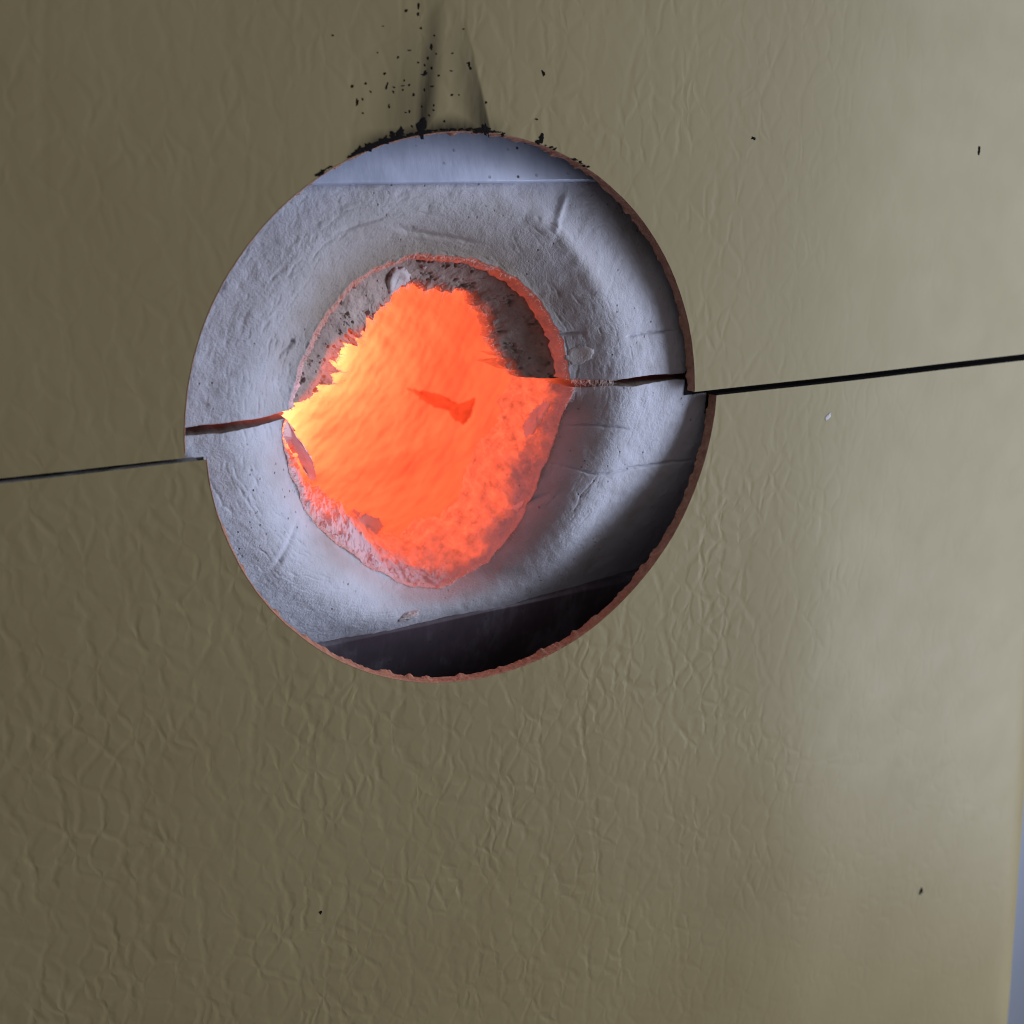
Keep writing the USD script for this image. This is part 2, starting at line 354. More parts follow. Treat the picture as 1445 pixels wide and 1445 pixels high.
# ---------------------------------------------------------------- the sheets
# both sheets stand in the plane y = 0; to the right they turn back round the furnace's corner
BEND_R = 0.022
SHEEN_FOLD_X = at(1130, 1100)[0]  # place of the made-up fold that shapes the sheen bands


def bend(s, y, z):
    """A point of the flat sheet (s along, y behind its face, z up) on the sheet as it is bent; the corner leans a little."""
    s, y, z = np.broadcast_arrays(np.asarray(s, float), np.asarray(y, float), np.asarray(z, float))
    s0 = 0.2660 - (z + 0.206) * 0.135
    a = np.clip((s - s0) / BEND_R, 0, math.pi / 2)
    over = np.maximum((s - s0) / BEND_R - math.pi / 2, 0) * BEND_R
    x = np.where(s < s0, s, s0 + (BEND_R - y) * np.sin(a) )
    yy = np.where(s < s0, y, BEND_R - (BEND_R - y) * np.cos(a) + over)
    wave = 0.0006 * fb(s, 0, z, (8, 1, 0.7), 3, 11) * smooth01((np.hypot(s - 0.008, z + 0.004) - 0.076) / 0.05)
    sheen_fold = (s - SHEEN_FOLD_X - 0.02 * (z + 0.1)) / 0.036      # bulge added so an upright dark and light band shows right of the hole
    wave = wave - 0.0021 * np.exp(-sheen_fold ** 2) * (0.35 + 0.65 * smooth01((0.0 - z) / 0.08))
    return np.stack([x, yy + wave, z], -1)


C_UP, R_UP = np.array([0.0063, -0.0055]), 0.0738
C_LO, R_LO = np.array([0.0128, -0.0043]), 0.0755
THICK = 0.0031


def hole(c, r, n=720):
    a = np.linspace(0, 2 * np.pi, n, endpoint=False)
    rr = r + 0.0005 * (meshkit.fbm(np.stack([np.cos(a) * 3, np.sin(a) * 3, a * 0], -1), 3, 5) - 0.5) + 0.00012 * (meshkit.fbm(np.stack([np.cos(a) * 40, np.sin(a) * 40, a * 0], -1), 2, 6) - 0.5)
    return Polygon(np.c_[c[0] + rr * np.cos(a), c[1] + rr * np.sin(a)])


def sheet_mesh(poly, step=0.006):
    """The face and the back of a sheet, in small squares cut to its outline, and its outer edges."""
    x0, z0, x1, z1 = poly.bounds
    xs, zs = np.arange(math.floor(x0 / step), math.ceil(x1 / step) + 1) * step, np.arange(math.floor(z0 / step), math.ceil(z1 / step) + 1) * step
    edge = poly.boundary
    shapely.prepare(poly), shapely.prepare(edge)
    cells = shapely.box(*[v.ravel() for v in (lambda X, Z: (X, Z, X + step, Z + step))(*np.meshgrid(xs[:-1], zs[:-1], indexing="ij"))])
    touch = shapely.intersects(edge, cells)
    inside = shapely.contains(poly, cells) & ~touch
    V, T, n = [], [], 0
    for c in cells[inside]:
        b = c.bounds
        V.append([[b[0], b[1]], [b[2], b[1]], [b[2], b[3]], [b[0], b[3]]])
        T.append([[n, n + 1, n + 2], [n, n + 2, n + 3]])
        n += 4
    for c in cells[touch]:
        g = poly.intersection(c)
        for piece in getattr(g, "geoms", [g]):
            if piece.geom_type == "Polygon" and piece.area > 1e-11:
                v, f = trimesh.creation.triangulate_polygon(piece, engine="earcut")
                V.append(v), T.append(np.asarray(f) + n)
                n += len(v)
    V, T = np.vstack(V), np.vstack(T)
    e1, e2 = V[T[:, 1]] - V[T[:, 0]], V[T[:, 2]] - V[T[:, 0]]
    neg = e1[:, 0] * e2[:, 1] - e1[:, 1] * e2[:, 0] < 0
    T[neg] = T[neg][:, ::-1]
    front = trimesh.Trimesh(bend(V[:, 0], 0.0, V[:, 1]), T, process=False)      # seen from -y: anticlockwise in x, z
    back = trimesh.Trimesh(bend(V[:, 0], THICK, V[:, 1]), T[:, ::-1], process=False)
    for g in (front, back):
        g.merge_vertices(digits_vertex=8)
    return front, back


zu = [at(0, 675)[2], at(258, 646.5)[2], at(980, 553)[2], at(1445, 499.5)[2]]
UPPER_EDGE = [(-0.36, zu[0]), (at(0, 675)[0], zu[0]), (at(258, 646)[0], zu[1]), (at(980, 553)[0], zu[2]), (at(1445, 499)[0], zu[3]), (0.36, zu[3])]
zl = [at(0, 682.5)[2], at(288, 649)[2], at(1005, 558.5)[2], at(1445, 508.5)[2]]
LOWER_EDGE = [(-0.36, zl[0]), (at(0, 683)[0], zl[0]), (at(288, 649)[0], zl[1]), (at(1005, 559)[0], zl[2]), (at(1445, 508)[0], zl[3]), (0.36, zl[3])]
poly_up = Polygon(UPPER_EDGE + [(0.36, 0.24), (-0.36, 0.24)]).difference(hole(C_UP, R_UP))
poly_lo = Polygon([(-0.36, -0.52), (0.36, -0.52)] + LOWER_EDGE[::-1]).difference(hole(C_LO, R_LO))


def cut_edge(c, r, zline, upper):
    """The raw edge round the hole: a narrow rounding at the face, then ragged burrs towards the back."""
    seam = math.asin((zline - c[1]) / r)
    a = np.linspace(seam, math.pi - seam, 1100) if upper else np.linspace(math.pi - seam, 2 * math.pi + seam, 1100)
    ring = np.stack([np.cos(a) * 3, np.sin(a) * 3, a * 0], -1)
    r0 = r + 0.0005 * (meshkit.fbm(ring, 3, 5) - 0.5) + 0.00012 * (meshkit.fbm(np.stack([np.cos(a) * 40, np.sin(a) * 40, a * 0], -1), 2, 6) - 0.5)
    burr = meshkit.fbm(np.stack([np.cos(a) * 34, np.sin(a) * 34, a * 0], -1), 4, 9)
    burr = np.maximum(burr - 0.42, 0) * 0.0024
    t = np.linspace(0, 1, 12)
    P = np.zeros((len(t), len(a), 3))
    for k, u in enumerate(t):
        chip = (meshkit.fbm(np.stack([np.cos(a) * 60, np.sin(a) * 60, a * 0 + u * 3], -1), 3, 4) - 0.5) * 0.0004 * min(1, u * 4)
        rr = r0 - 0.00025 * math.sin(min(u * 6, 1) * math.pi / 2) - burr * u ** 1.7 - chip
        P[k] = bend(c[0] + rr * np.cos(a), THICK * u * 1.02 - 0.0001 * (u == 0), c[1] + rr * np.sin(a))
    return grid(P)


def edge_strip(line, face_down):
    """The edge of a sheet along the joint, its front corner chamfered."""
    line = np.asarray(line)
    s = np.linspace(line[0, 0], line[-1, 0], 240)
    z = np.interp(s, line[:, 0], line[:, 1])
    k = -1 if face_down else 1
    rows = [(0.0, -0.0), (0.0002, 0.00012), (0.0009, 0.0002), (THICK, 0.0002)]
    P = np.stack([bend(s, y, z + k * dz + k * 0.00006 * rng.standard_normal(len(s)) * (y > 0)) for y, dz in rows])
    return P, s


def blob(px, py, w, h, turn=0.0, n=14, seed=0, lift=0.00012, rough=0.35):
    """A small ragged fleck lying on the sheet's face."""
    r = np.random.default_rng(seed)
    a = np.linspace(0, 2 * np.pi, n, endpoint=False)
    rr = 1 + rough * r.standard_normal(n).clip(-1.5, 1.5)
    u, v = w / 2 * rr * np.cos(a), h / 2 * rr * np.sin(a)
    x, y = px + u * math.cos(turn) - v * math.sin(turn), py + u * math.sin(turn) + v * math.cos(turn)
    q = np.array([at(i, j) for i, j in zip(x, y)])
    q = np.c_[bend(q[:, 0], -lift, q[:, 2])]
    c = q.mean(0) - [0, lift * 0.6, 0]
    base = q + [0, lift * 1.5, 0]
    V = np.vstack([q, c, base])
    T = [[i, n, (i + 1) % n] for i in range(n)]
    for i in range(n):
        j = (i + 1) % n
        T += [[i, j, n + 1 + j], [i, n + 1 + j, n + 1 + i]]
    g = trimesh.Trimesh(V, T, process=False)
    return g


def make_sheet(poly, c, r, line, upper, label):
    t = thing("cladding_sheet", label, "sheet")
    front, back = sheet_mesh(poly)
    part("grained_face", front, "leather_grain_sheet" if upper else "leather_grain_sheet_clean", t, smooth=True)
    part("sheet_back", back, "bare_sheet_edge", t, smooth=True)
    part("cut_edge", cut_edge(c, r, np.interp(c[0] + (r if upper else r), *np.array(line).T), upper), "raw_cut_edge", t, smooth=True, label="raw orange brown cut edge round the hole")
    P, s = edge_strip(line, upper)
    left, right = s < c[0] - r + 0.0006, s > c[0] + r - 0.0006
    for k in (left, right):
        part("joint_edge", grid(P[:, k], flip=upper), "bare_sheet_edge" if k is left else "gap_shade_steel", t, smooth=30)  # right edges blackened to paint shade into the joint
    return t


def joint_shade_strip(t, x0, x1):  # dark strips put behind the joint to stand for its shade
    g = trimesh.creation.box([x1 - x0, 0.001, 0.014])
    g.apply_translation([(x0 + x1) / 2, THICK + 0.0022, -0.0048])
    part("joint_shade_strip", g, "gap_shade_steel", t, smooth=False)
    if x0 > 0:                      # it also paints shade into the notch where the halves are out of line
        g = trimesh.creation.box([0.0085, 0.001, 0.0072])
        g.apply_translation([x0 - 0.0043, THICK + 0.0023, -0.0016])
        part("joint_shade_strip", g, "gap_shade_steel", t, smooth=False)


sheet_u = make_sheet(poly_up, C_UP, R_UP, UPPER_EDGE, True, "upper khaki leather-grained sheet with soot streaks above its round cutout")
sheet_l = make_sheet(poly_lo, C_LO, R_LO, LOWER_EDGE, False, "lower khaki leather-grained sheet beneath the joint, with the bottom half of the cutout")

joint_shade_strip(sheet_l, -0.34, C_UP[0] - R_UP - 0.004)
joint_shade_strip(sheet_l, C_LO[0] + R_LO + 0.0006, 0.235)

# soot caked along the top of the hole and flecks of it up the sheet
def rim_px(a):
    x, z = C_UP[0] + (R_UP + 0.0004) * math.cos(a), C_UP[1] + (R_UP + 0.0004) * math.sin(a)
    return project(np.array([x, 0.0, z]))


crust = []
for k in range(210):
    a = math.radians(rng.uniform(76, 121) if k < 150 else rng.uniform(62, 80))
    px, py = rim_px(a)
    dense = 1.0 if 505 < px < 610 else 0.6 if px < 700 else 0.45
    if meshkit.noise(np.array([[px / 13.0, 0.5, 0.5]]), 4)[0] > 0.35 + 0.4 * dense:
        continue
    size = rng.uniform(2.0, 6.5) * dense
    crust.append(blob(px + rng.normal(0, 1.5), py - abs(rng.normal(0, 1.6 * dense)) + 0.5, size * 1.9, size * 0.8, rng.uniform(-0.4, 0.1), seed=k, n=11))
for (x, y, w, h, tn) in [(594, 180, 11, 26, 0.05), (596, 172, 8, 14, 0.2), (566, 188, 10, 14, 0.3), (505, 213, 16, 9, -0.5), (520, 207, 12, 12, -0.4), (541, 198, 18, 9, -0.35), (683, 182, 8, 14, -0.3), (687, 184, 5, 16, -0.25), (676, 185, 20, 7, 0.0), (709, 190, 6, 5, 0), (764, 194, 6, 9, 0.3), (759, 201, 7, 5, 0.2), (555, 192, 9, 10, 0.1)]:
    crust.append(blob(x, y, w, h, tn, seed=int(x * 7 + y), n=13))
part("soot_crust", trimesh.util.concatenate(crust), "soot", sheet_u, smooth=False, kind="stuff", label="black soot caked along the top rim of the hole")
flecks = [(573, 15, 6, 5, 0), (591, 8, 3, 10, 0), (497, 121, 5, 6, 0), (504, 145, 4, 12, 0.1), (543, 104, 7, 3, -0.5), (546, 122, 3, 11, 0.3), (556, 123, 4, 3, 0), (569, 121, 6, 2, 0), (600, 103, 6, 9, 0.5), (598, 105, 11, 3, 0),
          (609, 67, 4, 9, 0), (610, 122, 5, 3, 0), (577, 71, 6, 2, 0), (541, 37, 4, 2, 0), (637, 100, 6, 2, 0), (638, 134, 4, 3, 0), (662, 91, 3, 11, -0.1), (664, 96, 3, 6, 0), (654, 41, 4, 2, 0), (767, 103, 4, 13, -0.35), (757, 168, 5, 3, 0), (765, 197, 4, 12, 0.15),
          (604, 82, 3, 6, 0), (594, 40, 4, 3, 0), (590, 20, 3, 6, 0), (512, 140, 2, 5, 0), (549, 150, 3, 6, 0), (1299, 1258, 5, 10, 0.5), (1062, 195, 7, 5, 0.6), (1380, 214, 4, 16, 0.1), (1326, 313, 4, 4, 0), (1400, 20, 4, 8, 0), (1428, 290, 4, 12, 0.1), (1296, 8, 4, 12, 0)]
pale = {1299, 1062, 1380, 1326, 1400, 1428, 1296}
for k, (x, y, w, h, tn) in enumerate(flecks):
    if x == 1299 or x in (1380, 1062, 1326, 1428, 1296, 1400):
        continue
    part("soot_fleck", blob(x, y, w * 0.75, h * 0.8, tn, seed=900 + k, n=10), "soot", sheet_u, smooth=False)
fine = []
for k in range(34):
    x = rng.choice([rng.normal(600, 16), rng.normal(545, 28), rng.normal(650, 35)], p=[0.5, 0.3, 0.2])
    y = 190 - abs(rng.normal(0, 85))
    if y > -10 and y < rim_px(math.radians(90 - (x - 630) * 0.155))[1] - 2:
        fine.append(blob(x, y, rng.uniform(1.2, 3.2), rng.uniform(1.5, 4.5), rng.uniform(-0.4, 0.4), seed=2000 + k, n=7))
part("soot_dust", trimesh.util.concatenate(fine), "soot", sheet_u, smooth=False, kind="stuff")
for (x, y, w, h, tn) in [(1380, 214, 3, 13, 0.1), (1062, 195, 6, 4, 0.6)]:
    part("soot_fleck", blob(x, y, w, h, tn, seed=int(x)), "soot", sheet_u, smooth=False)
part("soot_fleck", blob(1299, 1258, 5, 10, 0.5, seed=3), "soot", sheet_l, smooth=False, label="tiny dark fleck low on the right of the sheet")
part("soot_fleck", blob(452, 1287, 4, 4, 0.5, seed=4), "soot", sheet_l, smooth=False)
part("pale_scuff", blob(1166, 587, 11, 5, -0.9, seed=8, rough=0.25), "pale_scuff", sheet_l, smooth=False, label="small pale scuff right of the hole")

# ---------------------------------------------------------------- the fibre insulation

Y0 = 0.0052
R_TOP, R_BOT = 0.27, 0.128
CX, _, CZ = at(604, 571, Y0)
SEAM = CZ


def body_y(z):
    dz = np.asarray(z) - SEAM
    return Y0 + np.where(dz > 0, 0.5 * dz ** 2 / R_TOP, 0.5 * dz ** 2 / R_BOT)


def edge_z(px, py):
    p = at(px, py, 0.02)
    for _ in range(25):
        p = at(px, py, float(body_y(p[2])))
    return p[2]


Z_TOP, Z_BOT = edge_z(620, 259), edge_z(670, 858)      # the straight edges of the casing above and below the fibre


def outline(pixels, y):
    q = []
    for px, py in pixels:      # y: how far behind the body's round face the outline lies
        p = at(px, py, Y0 + y)
        for _ in range(25):
            p = at(px, py, float(body_y(p[2])) + y)
        q.append(p)
    q = np.array(q)
    a = np.arctan2(q[:, 2] - CZ, q[:, 0] - CX)
    return np.where(a < -0.3, a + 2 * np.pi, a), np.hypot(q[:, 0] - CX, q[:, 2] - CZ)


LIP_UP = [(806, 545), (800, 505), (795, 482), (783, 458), (767, 432), (743, 403), (715, 382), (680, 369), (640, 361), (600, 358), (560, 364), (525, 380), (495, 402), (468, 432), (445, 466), (428, 500), (415, 540), (406, 575), (402, 599)]
LIP_LO = [(402, 600), (410, 640), (424, 690), (446, 735), (478, 768), (515, 795), (550, 818), (586, 831), (626, 832), (662, 819), (698, 797), (730, 763), (755, 720), (776, 668), (795, 622), (806, 595), (806, 548)]
EDGE_UP = [(790, 548), (762, 547), (742, 541), (728, 527), (713, 512), (702, 490), (693, 470), (690, 448), (682, 430), (664, 416), (640, 408), (615, 405), (585, 403), (562, 407), (553, 420), (547, 434), (534, 446), (520, 456), (505, 474), (490, 482), (482, 498), (474, 516), (466, 532), (452, 548), (438, 562), (428, 577), (415, 592)]


def interp_outline(px, y, a):
    A, R = outline(px, y)
    o = np.argsort(A)
    return np.interp(a, A[o], R[o])


def ragged(a, r, big, small, seed):
    u = np.stack([np.cos(a), np.sin(a), a * 0], -1)
    return r + big * (meshkit.fbm(u * 9, 3, seed) - 0.5) + small * (meshkit.fbm(u * 70, 4, seed + 1) - 0.5)


CRACKS = [
    ([(798, 664), (850, 668), (905, 658), (978, 649)], 0.0004, 0.0008),
    ([(820, 610), (850, 601), (884, 604)], 0.0004, 0.0008),
    ([(384, 800), (402, 775), (432, 735)], 0.0009, 0.0006),
    ([(735, 760), (760, 735), (790, 705)], 0.0006, 0.0010),
    ([(955, 466), (900, 470), (880, 476)], 0.0004, 0.0007),
    ([(775, 465), (800, 478), (832, 470)], 0.0006, 0.0008),
    ([(396, 505), (416, 490), (424, 480)], 0.0008, 0.0012),
    ([(560, 322), (620, 332), (690, 345)], 0.0007, 0.0006),
    ([(776, 330), (786, 305), (800, 272)], 0.0010, -0.0009),
    ([(470, 330), (520, 312), (560, 300)], 0.0006, 0.0006),
    ([(740, 300), (790, 330), (850, 420)], 0.0030, -0.0012),
]
CRACK_XZ = [(np.array([at(px, py, float(body_y(at(px, py, 0.015)[2])))[[0, 2]] for px, py in p]), w, d) for p, w, d in CRACKS]


def front_y(x, z, lip, r):
    """How far back the blocks' faces lie: a round-backed body, dished in towards the opening."""
    dz = z - SEAM
    y = Y0 + np.where(dz > 0, 0.5 * dz ** 2 / R_TOP, 0.5 * dz ** 2 / R_BOT)
    y = y + 0.00 * x
    g = np.maximum(r - lip, 0)
    keep = smooth01((z - Z_BOT) / 0.010)
    y = y + keep * 0.0058 * np.exp(-(g / 0.0085) ** 1.6) - 0.0014 * np.exp(-((g - 0.014) / 0.007) ** 2)
    y = y + keep * np.where(dz < 0, 0.0050 * np.exp(-(g / 0.0032) ** 1.3) * smooth01(-dz / 0.012), 0)
    right = smooth01((x - 0.045) / 0.05)
    y = y + np.where(dz < 0, right * smooth01((-dz - 0.018) / 0.045) * 0.0045, 0)
    return y


def rough(x, y, z, a, r, k=1.0):
    """Torn, felted fibre: fissures that run round the opening, nap and pits."""
    n = 0.0012 * fb(x, y, z, (45, 45, 45), 4, 21)
    fis = fb(a * 0.05, r * 0, r + 0.004 * fb(x, y, z, (90, 90, 90), 3, 34), (290, 1, 1350), 4, 33)
    near = np.exp(-np.maximum(r - 0.045, 0) / 0.016)
    n = n + np.maximum(fis - 0.07, 0) * 0.0015 * (0.14 + near) * np.clip(2.2 * (fb(x, y, z, (60, 60, 60), 3, 35) + 0.25), 0, 1)
    n = n + 0.00048 * fb(x, y, z, (420, 420, 300), 4, 41)
    return n * k


def carve(x, z):
    d = np.zeros_like(x)
    for pts, w, depth in CRACK_XZ:
        wob = 0.0012 * fb(x, 0, z, (300, 1, 300), 2, 8)
        r, t = seg_dist(x + wob, z + wob * 0.7, pts)
        d += depth * np.exp(-(r / w) ** 2) * np.clip(4 * np.minimum(t, 1 - t) + 0.25, 0, 1)
    return d


def block(upper):
    gap = 0.0012
    eps = math.asin(gap / 0.04)
    n = 900
    a = np.linspace(0.0, math.pi, n) if upper else np.linspace(math.pi, 2 * math.pi, n)
    lip = interp_outline(LIP_UP, 0.0058, a) if upper else interp_outline(LIP_LO, 0.0058, a)
    even = np.convolve(np.pad(lip, 60, mode="edge"), np.ones(121) / 121, mode="valid")
    lip = ragged(a, lip, 0.0018, 0.0004, 3 if upper else 13)
    # rows of the face, from outside in to the lip
    t = np.linspace(0, 1, 230) ** 0.6
    R = (0.125 + (lip[None] - 0.125) * t[:, None])
    A = np.broadcast_to(a, R.shape)
    X, Z = CX + R * np.cos(A), CZ + R * np.sin(A)
    # keep the two blocks apart by the joint, its lips worn
    side = np.abs(Z - SEAM)
    worn = 0.0002 + 0.0011 * fb(X, 0, Z * 0, (130, 1, 1), 4, 17 if upper else 19) + 0.00025
    if upper:
        Z = np.maximum(Z, SEAM + gap * 0.6 + worn)
    else:
        Z = np.minimum(Z, SEAM - gap * 0.6 - worn)
    Y = front_y(X, Z, even[None], R)
    Y = Y + rough(X, Y, Z, A, R) + carve(X, Z)
    Y = Y + 0.0012 * np.exp(-np.abs(Z - SEAM) / 0.0007)
    heat = np.zeros_like(X) if upper else 0.035 * np.exp(-((R - lip[None]) / 0.0022) ** 1.2) * np.clip(1 + 2.5 * fb(X, Y, Z, (200, 200, 200), 3, 72), 0, 2)  # faint glow fade painted past the lower lip
    rows = [np.stack([X, Y, Z], -1)]
    heat_glows = [heat]
    yl, xl, zl_ = Y[-1], X[-1], Z[-1]
    if upper:
        # a short torn wall under the lip
        u = np.linspace(0, 1, 26)[1:, None]
        r2 = lip[None] - (0.0017 + 0.0010 * smooth01(-np.cos(a) * 1.5)) * np.sin(u * math.pi / 2) + 0.0018 * np.minimum(u * 6, 1) * fb(np.cos(a)[None] * 1, u, np.sin(a)[None], (30, 4, 30), 4, 51)
        y2 = yl[None] + 0.0056 * u ** 1.2
        z2 = np.maximum(CZ + r2 * np.sin(a), SEAM + gap * 0.6 + 0.0006)
        rows.append(np.stack([CX + r2 * np.cos(a), y2, z2], -1))
        heat_glows.append(np.broadcast_to(0.16 + 0.10 * u, r2.shape))  # pink glow caught by the lip, painted in as emission
    else:
        # the throat: from the rolled lip back into the chamber
        u = np.linspace(0, 1, 210)[1:, None]
        dep = 0.040 * u ** 1.15
        rise = 0.0095 * smooth01(u * 1.5) * (0.35 + 0.65 * np.clip(-np.sin(a), 0, 1)[None])
        rise = rise - 0.016 * smooth01((u - 0.72) / 0.28)
        lumps = 0.0065 * fb(a[None] * 0.045, dep, 0, (110, 65, 1), 4, 61) * np.minimum(1, u * 3) + 0.0032 * fb(a[None] * 0.045, dep, 0, (420, 300, 1), 4, 62) * np.minimum(1, u * 6) + 0.0014 * fb(a[None] * 0.045, dep, 0, (1200, 900, 1), 3, 63) * np.minimum(1, u * 6)
        r2 = lip[None] - rise - lumps
        z2 = np.minimum(CZ + r2 * np.sin(a), SEAM - gap * 0.6 - 0.0006)
        y2 = yl[None] + dep - 0.0008 * np.sin(np.minimum(u * 14, 1) * math.pi)
        rows.append(np.stack([CX + r2 * np.cos(a), y2, z2], -1))
        cool = 0.0085 * np.exp(-((a - 4.55) / 0.42) ** 2) + 0.004 * np.exp(-((a - 3.7) / 0.35) ** 2)
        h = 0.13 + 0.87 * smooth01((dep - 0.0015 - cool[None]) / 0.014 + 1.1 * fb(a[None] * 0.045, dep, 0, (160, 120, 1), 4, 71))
        heat_glows.append(np.broadcast_to(h, r2.shape))
    P, H = np.concatenate(rows), np.concatenate(heat_glows)
    # the faces along the joint run straight back
    meshes, hs = [grid(P)], [H.ravel()]
    for col in (0, -1):
        edge = P[:, col]
        d = np.linspace(0, 1, 16)
        S = edge[:, None] + np.stack([np.zeros((len(edge), 16)), d[None] * np.maximum(0.066 - edge[:, 1], 0.001)[:, None], np.zeros((len(edge), 16))], -1)
        S[..., 2] += (1 if upper else -1) * 0.0006 * (fb(S[..., 0], S[..., 1], 0, (300, 300, 1), 3, 81)) * (d > 0)
        meshes.append(grid(S, flip=(col == -1) ))
        rr = np.abs(S[..., 0] - CX)
        hh = smooth01((S[..., 1] - 0.009) / 0.022) * (0.03 + 0.75 * smooth01((0.062 - rr) / 0.020)) * (rr < 0.085)  # red glow in the joint painted in, stronger near the opening
        hs.append(hh.ravel())
    mesh = trimesh.Trimesh(np.vstack([g.vertices for g in meshes]), np.vstack([g.faces + o for g, o in zip(meshes, np.cumsum([0] + [len(g.vertices) for g in meshes[:-1]]))]), process=False)
    return mesh, np.concatenate(hs), P


def inner_layer():
    """The layer behind the upper block's lip: burnt face with lip shade painted in, torn edge, and its hot back that turns into the chamber."""
    n = 1300
    a = np.linspace(-0.012, math.pi + 0.02, n)
    lip = interp_outline(LIP_UP, 0.0058, np.clip(a, 0, math.pi))
    edge = interp_outline(EDGE_UP, 0.0165, a)
    edge = np.minimum(edge, lip - 0.0008)
    left = smooth01((a - 1.9) / 0.4)
    plain = edge.copy()
    edge = ragged(a, edge, 0.0022, 0.0016 + 0 * a, 23)
    stair = meshkit.fbm(np.stack([np.cos(a) * 26 + 0.3, np.sin(a) * 26, a * 0], -1), 3, 77)
    edge = edge - 0.0085 * np.round((stair - 0.5) * 12) / 12 * (0.35 + 0.9 * left)
    t = np.linspace(0, 1, 90)[:, None]
    R = (lip + 0.0022)[None] * (1 - t) + plain[None] * t + (edge - plain)[None] * smooth01((t - 0.80) / 0.2)
    wander = smooth01((t - 0.62) / 0.38)
    A = a[None] + wander * (0.16 * fb(a[None] * 0.04, t, 0, (420, 5, 1), 3, 97) + 0.05 * fb(a[None] * 0.04, t, 0, (1500, 16, 1), 2, 98))
    R = R + wander * 0.0022 * fb(a[None] * 0.04, t, 0, (700, 9, 1), 3, 99)
    base = body_y(CZ + np.sin(a) * lip) + 0.0058 + 0.0057
    Y = base[None] + 0.0052 * t - 0.0012 * np.sin(t * math.pi) - 0.0022 * np.exp(-((t - 1) / 0.10) ** 2) * 0
    X, Z = CX + R * np.cos(A), CZ + R * np.sin(A)
    Y = Y + 0.0030 * fb(X, Y, Z, (70, 70, 70), 4, 91) + 0.0014 * fb(X, Y, Z, (380, 380, 380), 4, 92) + np.maximum(fb(X, 0, Z, (520, 1, 520), 3, 93) - 0.14, 0) * 0.006
    low = smooth01((a - 2.15) / 0.5)[None]
    heat = smooth01((t - 0.84 + 0.22 * low) / 0.16 + 0.9 * fb(X, Y, Z, (180, 180, 180), 3, 94)) * (0.15 + 0.85 * (0.25 + 0.75 * left))[None] * 0.5  # light glowing through the torn edge, painted in as emission
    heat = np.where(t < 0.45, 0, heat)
    # the torn edge: back in under, then widening into the chamber
    u = np.linspace(0, 1, 70)[1:, None]
    A2 = A[-1][None] * (1 - u) + a[None] * u
    R2 = R[-1][None] + 0.030 * smooth01((u - 0.25) / 0.75) + 0.0016 * fb(a[None] * 0.045, u, 0, (500, 12, 1), 4, 95) * np.minimum(u * 8, 1)
    Y2 = Y[-1][None] + 0.022 * u
    P = np.concatenate([np.stack([X, Y, Z], -1), np.stack([CX + R2 * np.cos(A2), Y2 + 0 * R2, CZ + R2 * np.sin(A2)], -1)])
    P[..., 2] = np.maximum(P[..., 2], SEAM + 0.0010 + 0.0012 * fb(P[..., 0], P[..., 1], 0, (200, 200, 1), 3, 96))
    H = np.concatenate([heat, np.broadcast_to(0.25 + 0.6 * smooth01(u * 3), R2.shape)])
    return grid(P), H.ravel(), P


block_u = thing("fibre_block", "upper white ceramic fibre block with an arched opening above the joint", "insulation block")
mesh_u, heat_glow_u, P_u = block(True)
pr = part("block_body", mesh_u, "fibre_white", block_u, smooth=True)
g_ = P_u.reshape(-1, 3)
a_ = np.arctan2(g_[:, 2] - CZ, g_[:, 0] - CX)
out_ = np.hypot(g_[:, 0] - CX, g_[:, 2] - CZ) - interp_outline(LIP_UP, 0.0058, np.clip(a_, 0, math.pi))
st_ = 0.92 * np.exp(-(np.maximum(out_ - 0.001, 0) / 0.0145) ** 1.3) * np.clip(0.35 + 1.0 * np.sin(np.clip(a_, 0, math.pi)) + 1.4 * fb(g_[:, 0], g_[:, 1], g_[:, 2], (60, 60, 60), 4, 64), 0, 1)
primvar(pr, "st", heat_glow_u, np.concatenate([st_, np.full(len(heat_glow_u) - len(st_), 0.9)]))  # joint faces: shade of the narrow gap painted in as dark colour
mesh_i, heat_glow_i, P_i = inner_layer()
pr = part("inner_layer", mesh_i, "fibre_burnt_shaded", block_u, smooth=True, label="burnt grey brown fibre layer with lip shade painted in and a torn edge behind the arch")
primvar(pr, "st", heat_glow_i)

block_l = thing("fibre_block", "lower white ceramic fibre block with glowing torn throat below the joint", "insulation block")
mesh_l, heat_glow_l, P_l = block(False)
pr = part("block_body", mesh_l, "fibre_white", block_l, smooth=True)
g_ = P_l.reshape(-1, 3)
a_ = np.mod(np.arctan2(g_[:, 2] - CZ, g_[:, 0] - CX), 2 * math.pi)
out_ = np.hypot(g_[:, 0] - CX, g_[:, 2] - CZ) - interp_outline(LIP_LO, 0.0058, np.clip(a_, math.pi, 2 * math.pi))
st_ = 0.45 * np.exp(-(np.abs(out_ - 0.003) / 0.007) ** 1.5) * np.clip(0.6 + 2.2 * fb(g_[:, 0], g_[:, 1], g_[:, 2], (70, 70, 70), 4, 65), 0, 1)
primvar(pr, "st", heat_glow_l, np.concatenate([st_, np.full(len(heat_glow_l) - len(st_), 0.9)]))  # lower joint faces get the painted gap shade too


